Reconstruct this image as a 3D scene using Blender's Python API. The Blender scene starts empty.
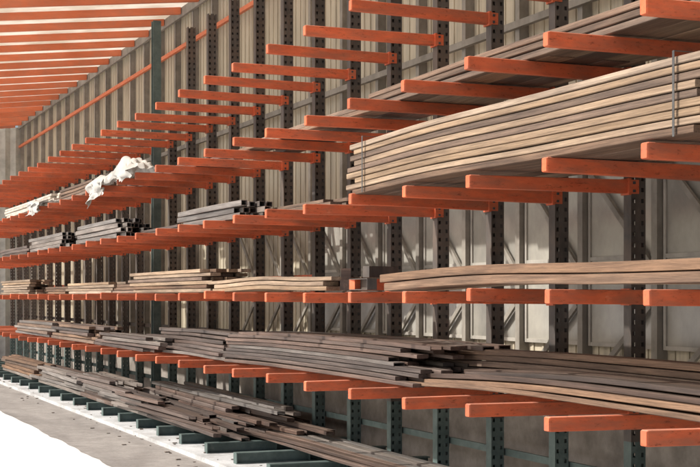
import bpy, math, random
from mathutils import Vector, Matrix, noise
random.seed(7)
sc=bpy.context.scene
COL=sc.collection
F=1400.0; TH=math.atan(575/F); CT,ST=math.cos(TH),math.sin(TH)
H=1.68; XT=4.14; XC=5.42; XW=5.92; DZ=0.75
def yX(X,xp):
    z=F*xp/(CT*(X+225.0)); return (z-xp*ST)/CT
# ---------- materials
def mat(name,c1,c2,scale=(6,6,6),rough=0.7,c3=None,bump=0.15,rand=0.25,metal=0.0,grime=None,detail=6,spec=0.3,gs=(4,4,4),gmax=.55,streak=0.0,hue=0.0,dust=None,dustf=.5,ss=(140,2.5,140),sr=(.35,.6)):
    m=bpy.data.materials.new(name); m.use_nodes=True
    nt=m.node_tree; N=nt.nodes; L=nt.links; b=N['Principled BSDF']
    tc=N.new('ShaderNodeTexCoord'); oi=N.new('ShaderNodeObjectInfo')
    k=N.new('ShaderNodeMath'); k.operation='MULTIPLY'; k.inputs[1].default_value=57.3
    L.new(oi.outputs['Random'],k.inputs[0])
    def nz(scl,det,rg=.65):
        mul=N.new('ShaderNodeVectorMath'); mul.operation='MULTIPLY'; mul.inputs[1].default_value=scl
        add=N.new('ShaderNodeVectorMath'); add.operation='ADD'
        L.new(tc.outputs['Object'],mul.inputs[0]); L.new(mul.outputs[0],add.inputs[0]); L.new(k.outputs[0],add.inputs[1])
        n=N.new('ShaderNodeTexNoise'); n.inputs['Scale'].default_value=1; n.inputs['Detail'].default_value=det; n.inputs['Roughness'].default_value=rg
        L.new(add.outputs[0],n.inputs['Vector']); return n
    n=nz(scale,detail)
    r=N.new('ShaderNodeValToRGB'); e=r.color_ramp.elements
    e[0].position=0.32; e[0].color=(*c1,1); e[1].position=0.66; e[1].color=(*c2,1)
    if c3: x=e.new(0.78); x.color=(*c3,1)
    L.new(n.outputs['Fac'],r.inputs['Fac'])
    n2=nz(gs,8)
    mr=N.new('ShaderNodeMapRange'); mr.inputs['From Min'].default_value=0.42; mr.inputs['From Max'].default_value=0.66
    mr.inputs['To Min'].default_value=0.0; mr.inputs['To Max'].default_value=gmax
    L.new(n2.outputs['Fac'],mr.inputs['Value'])
    mx=N.new('ShaderNodeMixRGB'); mx.inputs['Color2'].default_value=(*(grime or tuple(v*0.55 for v in c1)),1)
    L.new(mr.outputs[0],mx.inputs['Fac']); L.new(r.outputs[0],mx.inputs['Color1'])
    last=mx.outputs[0]
    if dust:
        ge=N.new('ShaderNodeNewGeometry'); sx=N.new('ShaderNodeSeparateXYZ'); L.new(ge.outputs['Normal'],sx.inputs[0])
        md=N.new('ShaderNodeMapRange'); md.inputs['From Min'].default_value=.3; md.inputs['From Max'].default_value=.9; md.inputs['To Max'].default_value=dustf
        L.new(sx.outputs['Z'],md.inputs['Value'])
        mm=N.new('ShaderNodeMath'); mm.operation='MULTIPLY'; L.new(md.outputs[0],mm.inputs[0])
        ms=N.new('ShaderNodeMapRange'); ms.inputs['From Min'].default_value=.3; ms.inputs['From Max'].default_value=.6; ms.inputs['To Min'].default_value=.4; L.new(n.outputs['Fac'],ms.inputs['Value']); L.new(ms.outputs[0],mm.inputs[1])
        md2=N.new('ShaderNodeMixRGB'); md2.inputs['Color2'].default_value=(*dust,1); L.new(mm.outputs[0],md2.inputs['Fac']); L.new(last,md2.inputs['Color1']); last=md2.outputs[0]
    if streak>0:
        n3=nz(ss,5,.8)
        m3=N.new('ShaderNodeMapRange'); m3.inputs['From Min'].default_value=sr[0];m3.inputs['From Max'].default_value=sr[1]
        m3.inputs['To Min'].default_value=1-streak; m3.inputs['To Max'].default_value=1.05
        L.new(n3.outputs['Fac'],m3.inputs['Value'])
        vm=N.new('ShaderNodeVectorMath'); vm.operation='SCALE'; L.new(last,vm.inputs[0]); L.new(m3.outputs[0],vm.inputs['Scale']); last=vm.outputs[0]
    hs=N.new('ShaderNodeHueSaturation')
    m2=N.new('ShaderNodeMapRange'); m2.inputs['To Min'].default_value=1-rand; m2.inputs['To Max'].default_value=1+rand
    L.new(oi.outputs['Random'],m2.inputs['Value']); L.new(m2.outputs[0],hs.inputs['Value']); L.new(last,hs.inputs['Color'])
    if hue:
        fr=N.new('ShaderNodeMath'); fr.operation='FRACT'; L.new(k.outputs[0],fr.inputs[0])
        m4=N.new('ShaderNodeMapRange'); m4.inputs['To Min'].default_value=1-hue; m4.inputs['To Max'].default_value=1+hue
        L.new(fr.outputs[0],m4.inputs['Value']); L.new(m4.outputs[0],hs.inputs['Saturation'])
    L.new(hs.outputs[0],b.inputs['Base Color'])
    b.inputs['Roughness'].default_value=rough; b.inputs['Metallic'].default_value=metal
    b.inputs['Specular IOR Level'].default_value=spec
    bp=N.new('ShaderNodeBump'); bp.inputs['Strength'].default_value=bump; bp.inputs['Distance'].default_value=0.01
    L.new(n.outputs['Fac'],bp.inputs['Height']); L.new(bp.outputs[0],b.inputs['Normal'])
    return m
M={}
M['orange']=mat('orange_paint',(.55,.11,.045),(.68,.155,.065),(5,12,12),.55,(.74,.29,.17),.08,.16,grime=(.30,.12,.075),gs=(3,14,14),gmax=.7,dust=(.74,.40,.29),dustf=.55,streak=.5,ss=(14,45,45),sr=(.33,.43))
M['rafter']=mat('rafter_paint',(.60,.16,.07),(.72,.21,.10),(2,9,9),.6,None,.05,.1,grime=(.50,.2,.12))
M['post']=mat('dark_steel',(.055,.049,.046),(.11,.098,.09),(9,9,3),.55,(.20,.15,.12),.1,.15,grime=(.14,.10,.075))
M['teal']=mat('teal_paint',(.085,.125,.12),(.14,.185,.175),(9,9,9),.6,(.26,.28,.26),.1,.15)
M['tan']=mat('timber_tan',(.28,.20,.135),(.45,.34,.245),(30,1.2,30),.8,(.56,.45,.34),.3,.2,grime=(.15,.11,.085),gs=(9,.8,9),gmax=.75,streak=.4,hue=.15)
M['brown']=mat('timber_brown',(.155,.10,.072),(.275,.185,.13),(30,1.0,30),.8,(.38,.28,.21),.35,.28,grime=(.085,.06,.048),gs=(9,.8,9),gmax=.8,streak=.5,hue=.2)
M['rust']=mat('steel_rusty',(.08,.056,.048),(.19,.135,.112),(30,1.0,30),.5,(.44,.37,.32),.25,.4,grime=(.05,.037,.032),metal=.2,spec=.5,gs=(8,.9,8),gmax=.7,streak=.4,hue=.3,dust=(.32,.26,.22),dustf=.35)
M['grey']=mat('steel_grey',(.15,.132,.122),(.30,.265,.24),(30,1.5,30),.5,(.52,.46,.42),.2,.3,grime=(.085,.068,.058),metal=.2,spec=.5,gs=(8,.9,8),gmax=.7,streak=.35,hue=.3,dust=(.42,.38,.34),dustf=.35)
M['pale']=mat('pale_board',(.42,.38,.33),(.62,.56,.48),(25,1.5,25),.7,None,.1,.15,streak=.2)
M['wall']=mat('wall_sheet',(.50,.45,.345),(.60,.54,.42),(.9,.9,.3),.5,(.66,.60,.48),.03,.0,grime=(.33,.29,.225),gs=(2.5,2.5,.35),gmax=.6,streak=.25,ss=(7,7,.5),sr=(.35,.55))
M['stud']=mat('stud_paint',(.25,.23,.20),(.35,.325,.285),(6,6,2),.6,None,.05,.12)
M['frame']=mat('window_frame',(.42,.40,.36),(.52,.49,.44),(6,6,2),.5,None,.05,.1)
M['glass']=mat('dusty_glass',(.33,.315,.28),(.45,.43,.38),(1.2,1.2,1.2),.18,(.52,.49,.43),.02,.16,grime=(.22,.215,.20),gs=(2,2,1.2),gmax=.7,spec=.7)
M['endwall']=mat('end_sheet',(.50,.51,.47),(.60,.61,.56),(3,3,1),.6,None,.05,.05)
M['concrete']=mat('concrete',(.46,.48,.49),(.60,.615,.625),(3,3,3),.9,(.70,.70,.70),.2,.0,grime=(.28,.27,.26),gs=(3,1.5,3),gmax=.7,streak=.3,ss=(25,25,25),sr=(.3,.5))
M['plinth']=mat('old_concrete',(.24,.215,.19),(.37,.335,.30),(3,3,3),.9,(.46,.42,.38),.2,.0,grime=(.13,.115,.10))
M['asphalt']=mat('yard_strip',(.25,.235,.22),(.35,.33,.31),(5,5,5),.9,(.46,.44,.41),.3,.0,grime=(.17,.155,.145),gs=(1.5,.6,1),gmax=.7,streak=.3,ss=(30,30,30),sr=(.3,.5))
M['yard']=mat('yard_concrete',(.74,.73,.72),(.82,.81,.80),(1,1,1),.9,None,.1,.0,grime=(.66,.65,.64))
M['cloth']=mat('plastic_film',(.44,.43,.40),(.58,.57,.54),(4,4,4),.4,None,.2,.05,grime=(.30,.285,.26))
M['strap']=mat('strap_steel',(.05,.05,.05),(.10,.10,.10),(9,9,9),.6,None,.05,.1)
M['chips']=mat('chips',(.12,.10,.085),(.26,.22,.19),(9,9,9),.8,None,.05,.0)
def roofmat():
    m=bpy.data.materials.new('roof_translucent'); m.use_nodes=True; nt=m.node_tree; N=nt.nodes;L=nt.links
    N.remove(N['Principled BSDF']); out=N['Material Output']
    tc=N.new('ShaderNodeTexCoord'); n=N.new('ShaderNodeTexNoise'); n.inputs['Scale'].default_value=1.5; n.inputs['Detail'].default_value=6
    L.new(tc.outputs['Object'],n.inputs['Vector'])
    r=N.new('ShaderNodeValToRGB'); r.color_ramp.elements[0].color=(.56,.46,.35,1); r.color_ramp.elements[1].color=(.82,.74,.62,1)
    r.color_ramp.elements[0].position=.35;r.color_ramp.elements[1].position=.62
    L.new(n.outputs['Fac'],r.inputs['Fac'])
    d=N.new('ShaderNodeBsdfDiffuse'); t=N.new('ShaderNodeBsdfTranslucent'); mx=N.new('ShaderNodeMixShader'); mx.inputs[0].default_value=.58
    for s in (d,t): L.new(r.outputs[0],s.inputs['Color'])
    L.new(d.outputs[0],mx.inputs[1]);L.new(t.outputs[0],mx.inputs[2]);L.new(mx.outputs[0],out.inputs['Surface'])
    return m
M['roof']=roofmat()
# ---------- mesh helpers
class MB:
    def __init__(s): s.v=[];s.f=[];s.m=[]
    def box(s,x0,x1,y0,y1,z0,z1,mi=0):
        o=len(s.v)
        s.v+=[(x0,y0,z0),(x1,y0,z0),(x1,y1,z0),(x0,y1,z0),(x0,y0,z1),(x1,y0,z1),(x1,y1,z1),(x0,y1,z1)]
        s.f+=[tuple(o+i for i in q) for q in ((0,3,2,1),(4,5,6,7),(0,1,5,4),(1,2,6,5),(2,3,7,6),(3,0,4,7))]
        s.m+=[mi]*6
    def mesh(s,name,mats):
        me=bpy.data.meshes.new(name); me.from_pydata(s.v,[],s.f)
        for m in mats: me.materials.append(m)
        if len(mats)>1:
            for p,i in zip(me.polygons,s.m): p.material_index=i
        me.update(); return me
def obj(name,me,loc=(0,0,0),parent=None,label=None,cat=None,group=None,kind=None,rot=None):
    o=bpy.data.objects.new(name,me); o.location=loc
    if rot: o.rotation_euler=rot
    if parent: o.parent=parent
    if label:o['label']=label
    if cat:o['category']=cat
    if group:o['group']=group
    if kind:o['kind']=kind
    COL.objects.link(o); return o
# ---------- ground
def sheet(name,x0,x1,y0,y1,z,m,kind='structure'):
    b=MB(); b.v=[(x0,y0,0),(x1,y0,0),(x1,y1,0),(x0,y1,0)]; b.f=[(0,1,2,3)]; b.m=[0]
    return obj(name,b.mesh(name,[m]),(0,0,z),kind=kind)
sheet('ground',-250,250,-250,300,0,M['yard'])
# pavement strip with an irregular dirty edge towards the pale yard
b=MB(); n=220
for i in range(n+1):
    y=-20+56.4*i/n
    b.v+=[(3.08+.05*noise.noise((y*.9,0,0))+.03*noise.noise((y*4,3,0)),y,0),(4.02,y,0)]
for i in range(n): b.f.append((2*i,2*i+1,2*i+3,2*i+2)); b.m.append(0)
obj('pavement',b.mesh('pavement',[M['asphalt']]),(0,0,.004),kind='structure')
b=MB(); b.box(4.02,6.4,-20,36.4,0,.05)
obj('concrete_slab',b.mesh('slab',[M['concrete']]),kind='structure')
# ---------- shed
Y0,Y1=-6.0,36.5
shed=obj('shed_building',None,(XW,15,0),label='long open-fronted steel shed with beige wall sheets and orange rafters',cat='building')
shed.empty_display_size=.5
def sp(name,bm,mats,loc=(0,0,0),par=None,label=None):
    p=par or shed
    base=Vector((XW,15,0)) if par is None else Vector((0,0,0))
    return obj(name,bm.mesh(name,mats),Vector(loc)-base,parent=p,label=label)
RW=H+4.42; SL=.11; OFF=.34
WN=5
def ybay(n): return 10.09+n+OFF
b=MB(); b.box(0,.04,Y0,Y1,1.0,RW+.05)
y=Y0
while y<Y1-.5:
    for q in range(6):
        yy=y+q/6.0
        b.box(-.010,0,yy-.014,yy+.014,1.0,RW)
    y+=1
sp('wall',b,[M['wall']],(XW,0,0))
b=MB(); b.box(-.05,.06,Y0,Y1,.05,1.0); sp('plinth',b,[M['plinth']],(XW,0,0),label='grey stained concrete plinth')
b=MB(); b.box(-.09,0,-.012,.0,1.0,RW-.02); b.box(-.09,-.078,-.012,.06,1.0,RW-.02); b.box(-.09,-.02,.05,.06,1.0,RW-.02)
me_st=b.mesh('stud',[M['stud']])
for n in range(-15,27):
    obj('stud',me_st,(-.002,ybay(n)-15,0),parent=shed)
for zz,mm in ((H+3.85,'rafter'),(H+2.3,'stud')):
    b=MB(); b.box(-.14,-.092,Y0,Y1,-.03,.03); sp('girt',b,[M[mm]],(XW,0,zz))
def winmesh():
    fr=MB(); y0,y1=.075,.98; z0,z1=1.3,2.7
    fr.box(-.045,-.012,y0,y0+.03,z0,z1);fr.box(-.045,-.012,y1-.03,y1,z0,z1)
    for z in (z0,z1-.03,1.96): fr.box(-.043,-.014,y0+.03,y1-.03,z,z+.03)
    gl=MB(); gl.box(-.03,-.022,y0+.03,y1-.03,z0+.03,1.96); gl.box(-.03,-.022,y0+.03,y1-.03,1.99,z1-.03)
    return fr.mesh('frame',[M['frame']]),gl.mesh('window',[M['glass']])
FM,GM=winmesh()
for n in range(-15,WN):
    wn=obj('window',GM,(0,ybay(n)-15,0),parent=shed)
    obj('frame',FM,(0,0,0),parent=wn)
def tilt(ya,za,yb,zb,name,th=.022):
    dy,dz=yb-ya,zb-za; L=math.hypot(dy,dz)
    bb=MB(); bb.box(-.012,.012,0,L,-th,th)
    return obj(name,bb.mesh(name,[M['stud']]),(-.068,ya-15,za),parent=shed,rot=(math.atan2(dz,dy),0,0))
for n in range(-8,8):
    s=ybay(n)
    tilt(s+.1,1.92,s+.93,2.66,'brace')
    tilt(s+.1,1.62,s+.85,1.05,'brace')
xa=XW+.3; xb=2.35
def rz(x): return RW-(XW-x)*SL
def slab(b,x0,x1,y0,y1,t0,t1):
    o=len(b.v)
    for (zz) in (t0,t1):
        b.v+=[(x0,y0,rz(x0)+zz),(x1,y0,rz(x1)+zz),(x1,y1,rz(x1)+zz),(x0,y1,rz(x0)+zz)]
    b.f+=[tuple(o+i for i in q) for q in ((0,3,2,1),(4,5,6,7),(0,1,5,4),(1,2,6,5),(2,3,7,6),(3,0,4,7))]; b.m+=[0]*6
b=MB(); b.v+=[(xb,Y0,rz(xb)+.05),(xa,Y0,rz(xa)+.05),(xa,Y1,rz(xa)+.05),(xb,Y1,rz(xb)+.05)]; b.f+=[(0,1,2,3)]; b.m+=[0]
roof=sp('roof',b,[M['roof']],(0,0,0))
roof.location=(-XW,-15,0)
b=MB(); slab(b,xb+.02,XW-.16,-.04,.04,-.06,.045); me_r=b.mesh('rafter',[M['rafter']])
for n in range(-15,27):
    obj('rafter',me_r,(0,10.09+n+.8,0),parent=roof)
b=MB(); slab(b,XW-.15,XW-.1,Y0,Y1,-.1,.04); obj('wall_plate',b.mesh('wall_plate',[M['stud']]),(0,0,0),parent=roof)
b=MB(); N=90; v=[];f=[]
for i in range(N+1):
    x=0.0+(XW-.02)*i/N; yy=.03*math.sin(i*math.pi/2)
    v+=[(x,yy,0.0),(x,yy,rz(x)-.06)]
for i in range(N): f.append((2*i,2*i+1,2*i+3,2*i+2))
b.v=v;b.f=f;b.m=[0]*N
sp('end_wall',b,[M['endwall']],(0,36.45,0))
b=MB(); b.box(-.06,.06,-.06,-.045,0,5.75);b.box(-.06,.06,.045,.06,0,5.75);b.box(-.006,.006,-.045,.045,0,5.75); b.box(-.11,.11,-.11,.11,-.001,.02)
obj('steel_post',b.mesh('steel_post',[M['teal']]),(XC-.15,yX(166,XC),.05),label='tall teal steel post standing between the rack arms',cat='post')
# ---------- rack
def postmesh(top):
    b=MB()
    def rows(y0,y1,za,zb,mi):
        for x0,x1 in ((-.058,-.045),(-.022,.022),(.045,.058)): b.box(x0,x1,y0,y1,za,zb,mi)
        z=za
        while z<zb-.05:
            for x0,x1 in ((-.045,-.022),(.022,.045)): b.box(x0,x1,y0+.001,y1-.001,z,z+.045,mi)
            z+=.075
    for y0,y1 in ((-.045,-.038),(.038,.045)):
        rows(y0,y1,0,.525,1); rows(y0,y1,.525,top,0)
    for a,c,mi in ((0,.525,1),(.525,top,0)):
        b.box(-.058,-.052,-.038,.038,a,c,mi); b.box(.052,.058,-.038,.038,a,c,mi)
    return b.mesh('upright',[M['post'],M['teal']])
PM=postmesh(5.3); PF=postmesh(4.0)
def armmesh():
    b=MB(); L=XC-XT-.059; t=.043; w=.03
    o=0
    secs=[(-L,.039,.027),(-L+.01,t,w),(-L*.5,t+.001,w),(-.02,t+.004,w)]
    for x,hh,ww in secs:
        c=.004
        b.v+=[(x,-ww,-hh+c),(x,-ww+c,-hh),(x,ww-c,-hh),(x,ww,-hh+c),(x,ww,hh-c),(x,ww-c,hh),(x,-ww+c,hh),(x,-ww,hh-c)]
    for i in range(len(secs)-1):
        for j in range(8):
            a=o+i*8+j; c=o+i*8+(j+1)%8; b.f.append((a,a+8,c+8,c)); b.m.append(0)
    b.f.append(tuple(o+j for j in range(8))); b.m.append(0)
    b.f.append(tuple(o+(len(secs)-1)*8+7-j for j in range(8))); b.m.append(0)
    b.box(-.02,-.001,-.05,.05,-.058,.055); b.box(-.015,.06,-.052,-.046,-.05,.045); b.box(-.015,.06,.046,.052,-.05,.045)
    b.box(.01,.028,-.06,-.052,.015,.033,1); b.box(.01,.028,-.06,-.052,-.04,-.022,1)
    return b.mesh('arm',[M['orange'],M['strap']])
AM=armmesh()
def basemesh():
    b=MB(); L=XC-XT-.02
    b.box(-L,.35,-.05,.05,.10,.11); b.box(-L,.35,-.05,.05,0,.01); b.box(-L,.35,-.006,.006,.01,.10)
    b.box(-L,-L+.01,-.05,.05,.01,.10); b.box(-.5,-.49,-.05,.05,.01,.1)
    b.box(-.12,.12,-.075,.075,.11,.122)
    return b.mesh('base',[M['teal']])
BM=basemesh()
def rack(n0,n1,label,PMs):
    yc=10.09+n0
    e=obj('cantilever_rack',None,(XC,yc,.05),label=label,cat='storage rack',group='cantilever racks along the shed wall'); e.empty_display_size=.4
    for n in range(n0,n1):
        u=obj('upright',PMs,(0,n-n0,.122),parent=e)
        obj('base',BM,(0,0,-.122),parent=u)
        for k in range(-1,4):
            a=obj('arm',AM,(-.059,0,H+DZ*k-.05-.122+random.uniform(-.008,.008)),parent=u)
            a.rotation_euler=(math.radians(random.uniform(-1.2,1.2)),math.radians(random.uniform(-.2,.8)),math.radians(random.uniform(-1.1,1.1)))
    for zz in (H+.88,H-.45,.42,H+.22):
        y0=.07 if zz in (H-.45,.42) else max(0.07,4-n0+.07)
        b=MB(); b.box(-.013,.013,y0,n1-n0-1.07,-.028,.028)
        obj('tie_bar',b.mesh('tie_bar',[M['orange'] if zz>H else M['teal' if zz<.5 else 'post']]),(.085,0,zz-.05),parent=e)
rack(-5,10,'cantilever rack with dark perforated uprights and orange arms',PM)
rack(10,26,'cantilever rack section with orange arms by the end wall',PF)
# ---------- boards
def board(name,x,ya,yb,z,w,t,mt,bow=0,ph=0,side=0,yaw=0,roll=0,lab=None,cat='board',grp=None,hollow=False,h3=.35,chan=False):
    L=ya-yb; n=max(4,int(L/.35)); v=[];f=[]; c=min(.004,t*.2); ym=(ya+yb)/2
    hw,ht=w/2,t/2
    if chan:
        e=.007
        prof=[(-hw,-ht),(hw,-ht),(hw,ht),(hw-e,ht),(hw-e,-ht+e),(-hw+e,-ht+e),(-hw+e,ht),(-hw,ht)]
        if random.random()<.5: prof=[(-a,-b_) for a,b_ in prof]
    else:
        prof=[(-hw,-ht+c),(-hw+c,-ht),(hw-c,-ht),(hw,-ht+c),(hw,ht-c),(hw-c,ht),(-hw+c,ht),(-hw,ht-c)]
    s1=random.uniform(0,99)
    for i in range(n+1):
        u=i/n; yy=-L/2+L*u
        if i in(0,n): yy+=random.uniform(-.01,.01)
        dz=bow*math.sin(math.pi*u)+ bow*h3*math.sin(3*math.pi*u+ph)
        dx=side*math.sin(math.pi*u)+.005*noise.noise((yy*.8,s1,0))
        for p in prof: v.append((p[0]+dx,yy,p[1]+dz))
    for i in range(n):
        for j in range(8):
            a=i*8+j; d=i*8+(j+1)%8; f.append((a,d,d+8,a+8))
    f.append(tuple(range(7,-1,-1)))
    f.append(tuple(n*8+j for j in range(8)))
    if hollow:
        o=len(v); k=.8; f.pop(-2)
        for yy2,kk in ((-L/2,k),(-L/2+.15,k)):
            for p in prof: v.append((p[0]*kk,yy2,p[1]*kk+bow*h3*math.sin(ph)))
        for j in range(8):
            d=(j+1)%8; f.append((j,o+j,o+d,d)); f.append((o+j,o+8+j,o+8+d,o+d))
        f.append(tuple(o+8+j for j in range(7,-1,-1)))
    me=bpy.data.meshes.new(name); me.from_pydata(v,[],f); me.materials.append(M[mt]); me.materials.append(M['strap'])
    if hollow: me.polygons[len(f)-1].material_index=1
    me.update()
    return obj(name,me,(x,ym,z),label=lab,cat=cat,group=grp,rot=(0,roll,yaw))
KN={'tan':('timber_board','pale tan timber board','timber board'),'brown':('timber_board','weathered brown timber board','timber board'),
'rust':('steel_bar','rusty dark flat steel bar','steel bar'),'grey':('steel_bar','dull grey steel bar','steel bar'),'pale':('panel_board','pale cream board','board')}
def stack(lv,Xl,Xr,xo,rows,cols,w,t,mt,ej=.15,bow=0,loose=0.0,yaw=0.0,lean=0,hollow=False,tag='stacked on orange rack arms',z0=0,mix=None,h3=.3,mixp=.35,ch=0.0):
    zb=(H+DZ*lv+.050) if lv>-2 else .05+.112
    zb+=z0
    ya=yX(Xl,xo); yb=yX(Xr,xo)
    ph=random.uniform(0,3)
    nm,lb,ct=KN[mt]
    if hollow: nm,lb,ct='steel_tube','hollow square steel tube','steel tube'
    if lv==-2: tag='lying on the low teal rack base'
    for r in range(rows):
        cc=cols
        if loose and r>rows//2: cc=max(1,cols-random.randint(0,1+int(loose*2)))
        sh=random.uniform(-1,1)*ej*loose
        for c in range(cc):
            m=mt
            if mix and random.random()<mixp: m=mix
            n_,l_,c_=(nm,lb,ct) if hollow else KN[m]
            isch=(not hollow) and n_=='steel_bar' and random.random()<ch
            if isch: n_,l_,c_='steel_channel','rusty steel channel section','steel channel'
            ww=w*random.uniform(.96,1)
            x=xo+(c+.5)*(w+.004+loose*.02)+r*lean+random.uniform(-1,1)*(loose*.03+.004)
            a=ya+sh+random.uniform(-ej,ej); q=yb+sh+random.uniform(-ej,ej)
            yw=yaw*random.uniform(-1,1)
            board(n_,x,a,q,zb+t*(r+.5)+.002*r+random.uniform(0,1)*loose*.008,ww,t*random.uniform(.82,.97),m,bow*(1+random.uniform(-.1,.1)*(1 if loose else 0)),ph,random.uniform(-.02,.02)*(1 if loose else .3),
                yw,random.uniform(-1,1)*loose*.07,'%s %s'%(l_,tag),c_,'%ss stored on the rack'%c_,hollow,h3,isch)
stack(1,350,704,4.17,9,4,.21,.0425,'brown',.09,.02,0,0.0014,mix='tan',mixp=.3)
stack(2,245,560,4.62,2,3,.2,.045,'rust',.5,.01,.1,.004,mix='brown')
stack(2,372,780,4.55,3,4,.2,.045,'brown',.3,.01,.05,.003,mix='tan',mixp=.25)
stack(0,385,860,4.28,2,3,.15,.064,'brown',.12,.03,.05,.002,mix='tan',mixp=.2)
stack(0,212,322,4.35,3,4,.15,.04,'tan',.2,.02,.1,.004)
stack(0,132,205,4.35,6,5,.12,.042,'tan',.2,0,.15,.01,mix='brown')
stack(0,112,134,4.4,3,4,.12,.04,'brown',.2,0,.15,.01)
stack(0,68,112,4.4,4,4,.12,.04,'tan',.3,0,.1,.01)
stack(0,45,66,4.4,3,4,.12,.04,'brown',.3,0,.1,.01)
stack(0,2,28,4.4,6,4,.12,.045,'tan',.3,0,.1,.01)
stack(-1,425,880,4.6,4,5,.13,.038,'rust',.5,.045,.3,.008,lean=.02,mix='brown',h3=.1)
stack(-1,432,840,5.0,6,2,.13,.046,'brown',.3,.03,.2,.004,mix='rust',h3=.1)
stack(-1,222,400,4.5,9,6,.10,.034,'rust',.35,.02,.35,.012,lean=.018,mix='grey',mixp=.2,h3=.1,ch=.3)
stack(-1,146,222,4.5,7,5,.1,.04,'rust',.5,.01,.5,.02,lean=.03,mix='grey',ch=.5)
stack(-1,92,148,4.3,4,5,.1,.045,'rust',.5,0,.5,.02,lean=.02,mix='grey',ch=.5)
stack(-1,55,92,4.35,5,5,.1,.05,'rust',.4,0,.4,.02,mix='brown',ch=.5)
stack(-1,18,52,4.35,5,5,.1,.05,'brown',.4,0,.4,.02,mix='grey')
stack(-2,215,470,4.75,2,5,.09,.035,'grey',.6,.02,.7,.02,mix='rust',ch=.3)
stack(-2,150,250,4.7,7,5,.09,.045,'rust',.9,0,.8,.045,lean=.03,mix='grey',ch=.6)
stack(-2,135,205,4.3,4,5,.09,.04,'rust',.7,0,.8,.05,mix='grey',ch=.5)
stack(-2,108,150,4.3,5,5,.09,.045,'rust',.6,0,.8,.05,mix='grey',ch=.5)
stack(-2,75,112,4.35,6,5,.09,.05,'rust',.7,0,.7,.04,mix='grey',ch=.5)
stack(-2,38,75,4.35,5,5,.09,.055,'grey',.7,0,.7,.04,mix='rust',ch=.4)
stack(-2,2,38,4.35,5,5,.1,.06,'brown',.5,0,.5,.02,mix='grey')
stack(-2,380,700,4.5,1,4,.1,.045,'brown',.6,.0,.5,.02,mix='grey')
stack(1,180,238,4.35,3,5,.07,.06,'grey',.2,0,.1,.01,hollow=True)
stack(1,200,330,4.75,3,4,.12,.04,'brown',.4,0,.2,.01)
stack(1,76,118,4.25,4,6,.07,.065,'grey',.2,0,.1,.01,hollow=True)
stack(1,125,175,4.5,2,5,.1,.04,'rust',.4,0,.3,.01)
stack(1,30,62,4.25,4,6,.07,.06,'grey',.2,0,.2,.01,hollow=True)
stack(1,0,28,4.3,3,5,.1,.05,'rust',.4,0,.3,.01)
stack(2,5,50,4.25,4,4,.12,.045,'pale',.3,0,.2,.01)
stack(2,58,90,4.3,4,4,.12,.045,'brown',.3,0,.2,.01)
stack(2,130,200,4.6,2,4,.12,.04,'rust',.5,0,.3,.01)
def strap(X):
    y=yX(X,4.17); z0=H+DZ+.052; x0=4.155; x1=4.17+4*.214+.014; hh=9*.0425+.022
    b=MB(); e=.002
    b.box(x0-e,x0,-.009,.009,0,hh+.024); b.box(x1,x1+e,-.009,.009,0,hh+.024); b.box(x0-e,x1+e,-.009,.009,hh+.024,hh+.026)
    obj('steel_strap',b.mesh('steel_strap',[M['strap']]),(0,y,z0),label='thin dark steel strap around brown timber stack',cat='strap',group='straps around the timber stack')
strap(364);strap(676)
def drape(Xl,Xr,xo,top,drop,hump,name_label,sd):
    ya=yX(Xl,xo);yb=yX(Xr,xo); nu,nv=90,40; v=[];f=[]
    z0=H+DZ*2+.07
    for i in range(nu+1):
        for j in range(nv+1):
            u=i/nu; y=yb+(ya-yb)*u; s=j/nv
            d=drop*(.55+.9*noise.noise((y*1.3,sd,0)))
            tt=s*(top+d)
            nn=noise.noise((y*3.5,s*3,sd*1.7)); n2=noise.noise((y*9,s*7,sd)); n3=abs(noise.noise((y*5,s*5,sd+4)))
            env=math.sin(math.pi*min(1,max(0,u*.9+.05)))
            if tt<top: x=xo+top-tt; z=z0+hump*env*max(0,math.sin(s*3))*(.7+nn)+.07*n3
            else: x=xo-.05-.08*nn-.07*n3; z=z0-(tt-top)+.03*n2
            v.append((x+.04*n2,y+.12*nn,z+.035*n2))
    for i in range(nu):
        for j in range(nv):
            a=i*(nv+1)+j; f.append((a,a+1,a+nv+2,a+nv+1))
    me=bpy.data.meshes.new('plastic_sheet'); me.from_pydata(v,[],f); me.materials.append(M['cloth'])
    for p in me.polygons:p.use_smooth=True
    obj('plastic_sheet',me,label=name_label,cat='plastic sheet')
drape(108,134,4.1,.4,.12,.24,'crumpled white plastic sheet draped over orange arms',3)
drape(92,105,4.1,.25,.5,.06,'white plastic sheet hanging down from rack arms',9)
drape(30,44,4.1,.25,.3,.05,'small grey plastic sheet over far rack arms',15)
random.seed(5)
def channel(L):
    b=MB(); b.box(0,L,-.04,-.034,0,.09); b.box(0,L,-.034,.04,0,.006); b.box(0,L,-.034,.04,.084,.09); b.box(0,.006,-.034,.04,.006,.084)
    return b
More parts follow.
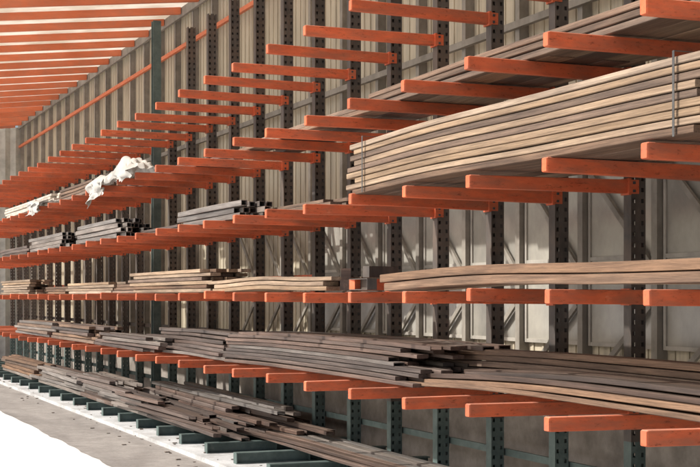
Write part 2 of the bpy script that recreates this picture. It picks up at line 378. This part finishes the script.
for i,(X,x,z,mm,ry) in enumerate([(352,4.3,0,'orange',.2),(362,4.5,0,'rust',1.3),(340,4.35,0,'rust',-.4),(332,4.5,0,'rust',.8),(372,4.3,0,'post',1.5),(346,4.45,.095,'rust',1.2),(366,4.35,.1,'post',.3),(322,4.4,0,'post',.5)]):
    b=channel(random.uniform(.3,.5))
    obj('steel_offcut',b.mesh('steel_offcut',[M[mm]]),(x,yX(X,x),H+.056+z),rot=(0,0,ry),label='short %s steel channel offcut lying on rack arm'%('orange' if mm=='orange' else 'dark'),cat='steel offcut',group='steel offcuts on the rack')
random.seed(11); b=MB()
for i in range(260):
    x=random.triangular(3.5,5.0,4.25); y=random.uniform(6,30); s=random.uniform(.006,.02); z=.052 if x>4.02 else .006
    b.box(x,x+s*random.uniform(1,3),y,y+s*random.uniform(1,3),z,z+s*.5)
obj('debris',b.mesh('debris',[M['chips']]),kind='stuff',label='scattered wood chips and dirt on the ground',cat='debris')
# ---------- light
w=bpy.data.worlds.new('World'); sc.world=w; w.use_nodes=True; nt=w.node_tree
s=nt.nodes.new('ShaderNodeTexSky'); s.sky_type='NISHITA'; s.sun_disc=False
s.dust_density=4.0; s.air_density=1.0
EL=math.radians(40); d=Vector((-.93,.25,0)).normalized()
s.sun_elevation=EL; s.sun_rotation=math.atan2(d.x,d.y)
nt.links.new(s.outputs[0],nt.nodes['Background'].inputs[0]); nt.nodes['Background'].inputs[1].default_value=.15
sl=bpy.data.lights.new('sun','SUN'); sl.energy=4.8; sl.angle=math.radians(1.2); sl.color=(1,.95,.87)
so=bpy.data.objects.new('sun',sl); COL.objects.link(so)
sd=Vector((d.x*math.cos(EL),d.y*math.cos(EL),math.sin(EL)))
so.rotation_euler=sd.to_track_quat('Z','Y').to_euler(); so.location=(-5,-5,15)
cd=bpy.data.cameras.new('camera'); co=bpy.data.objects.new('camera',cd); COL.objects.link(co)
co.location=(0,0,H); co.rotation_euler=(math.pi/2,0,-TH); cd.sensor_width=36; cd.lens=72; cd.shift_y=63.5/700; cd.clip_end=600; cd.clip_start=.1
sc.camera=co
sc.view_settings.view_transform='Standard'; sc.view_settings.look='None'; sc.view_settings.exposure=0
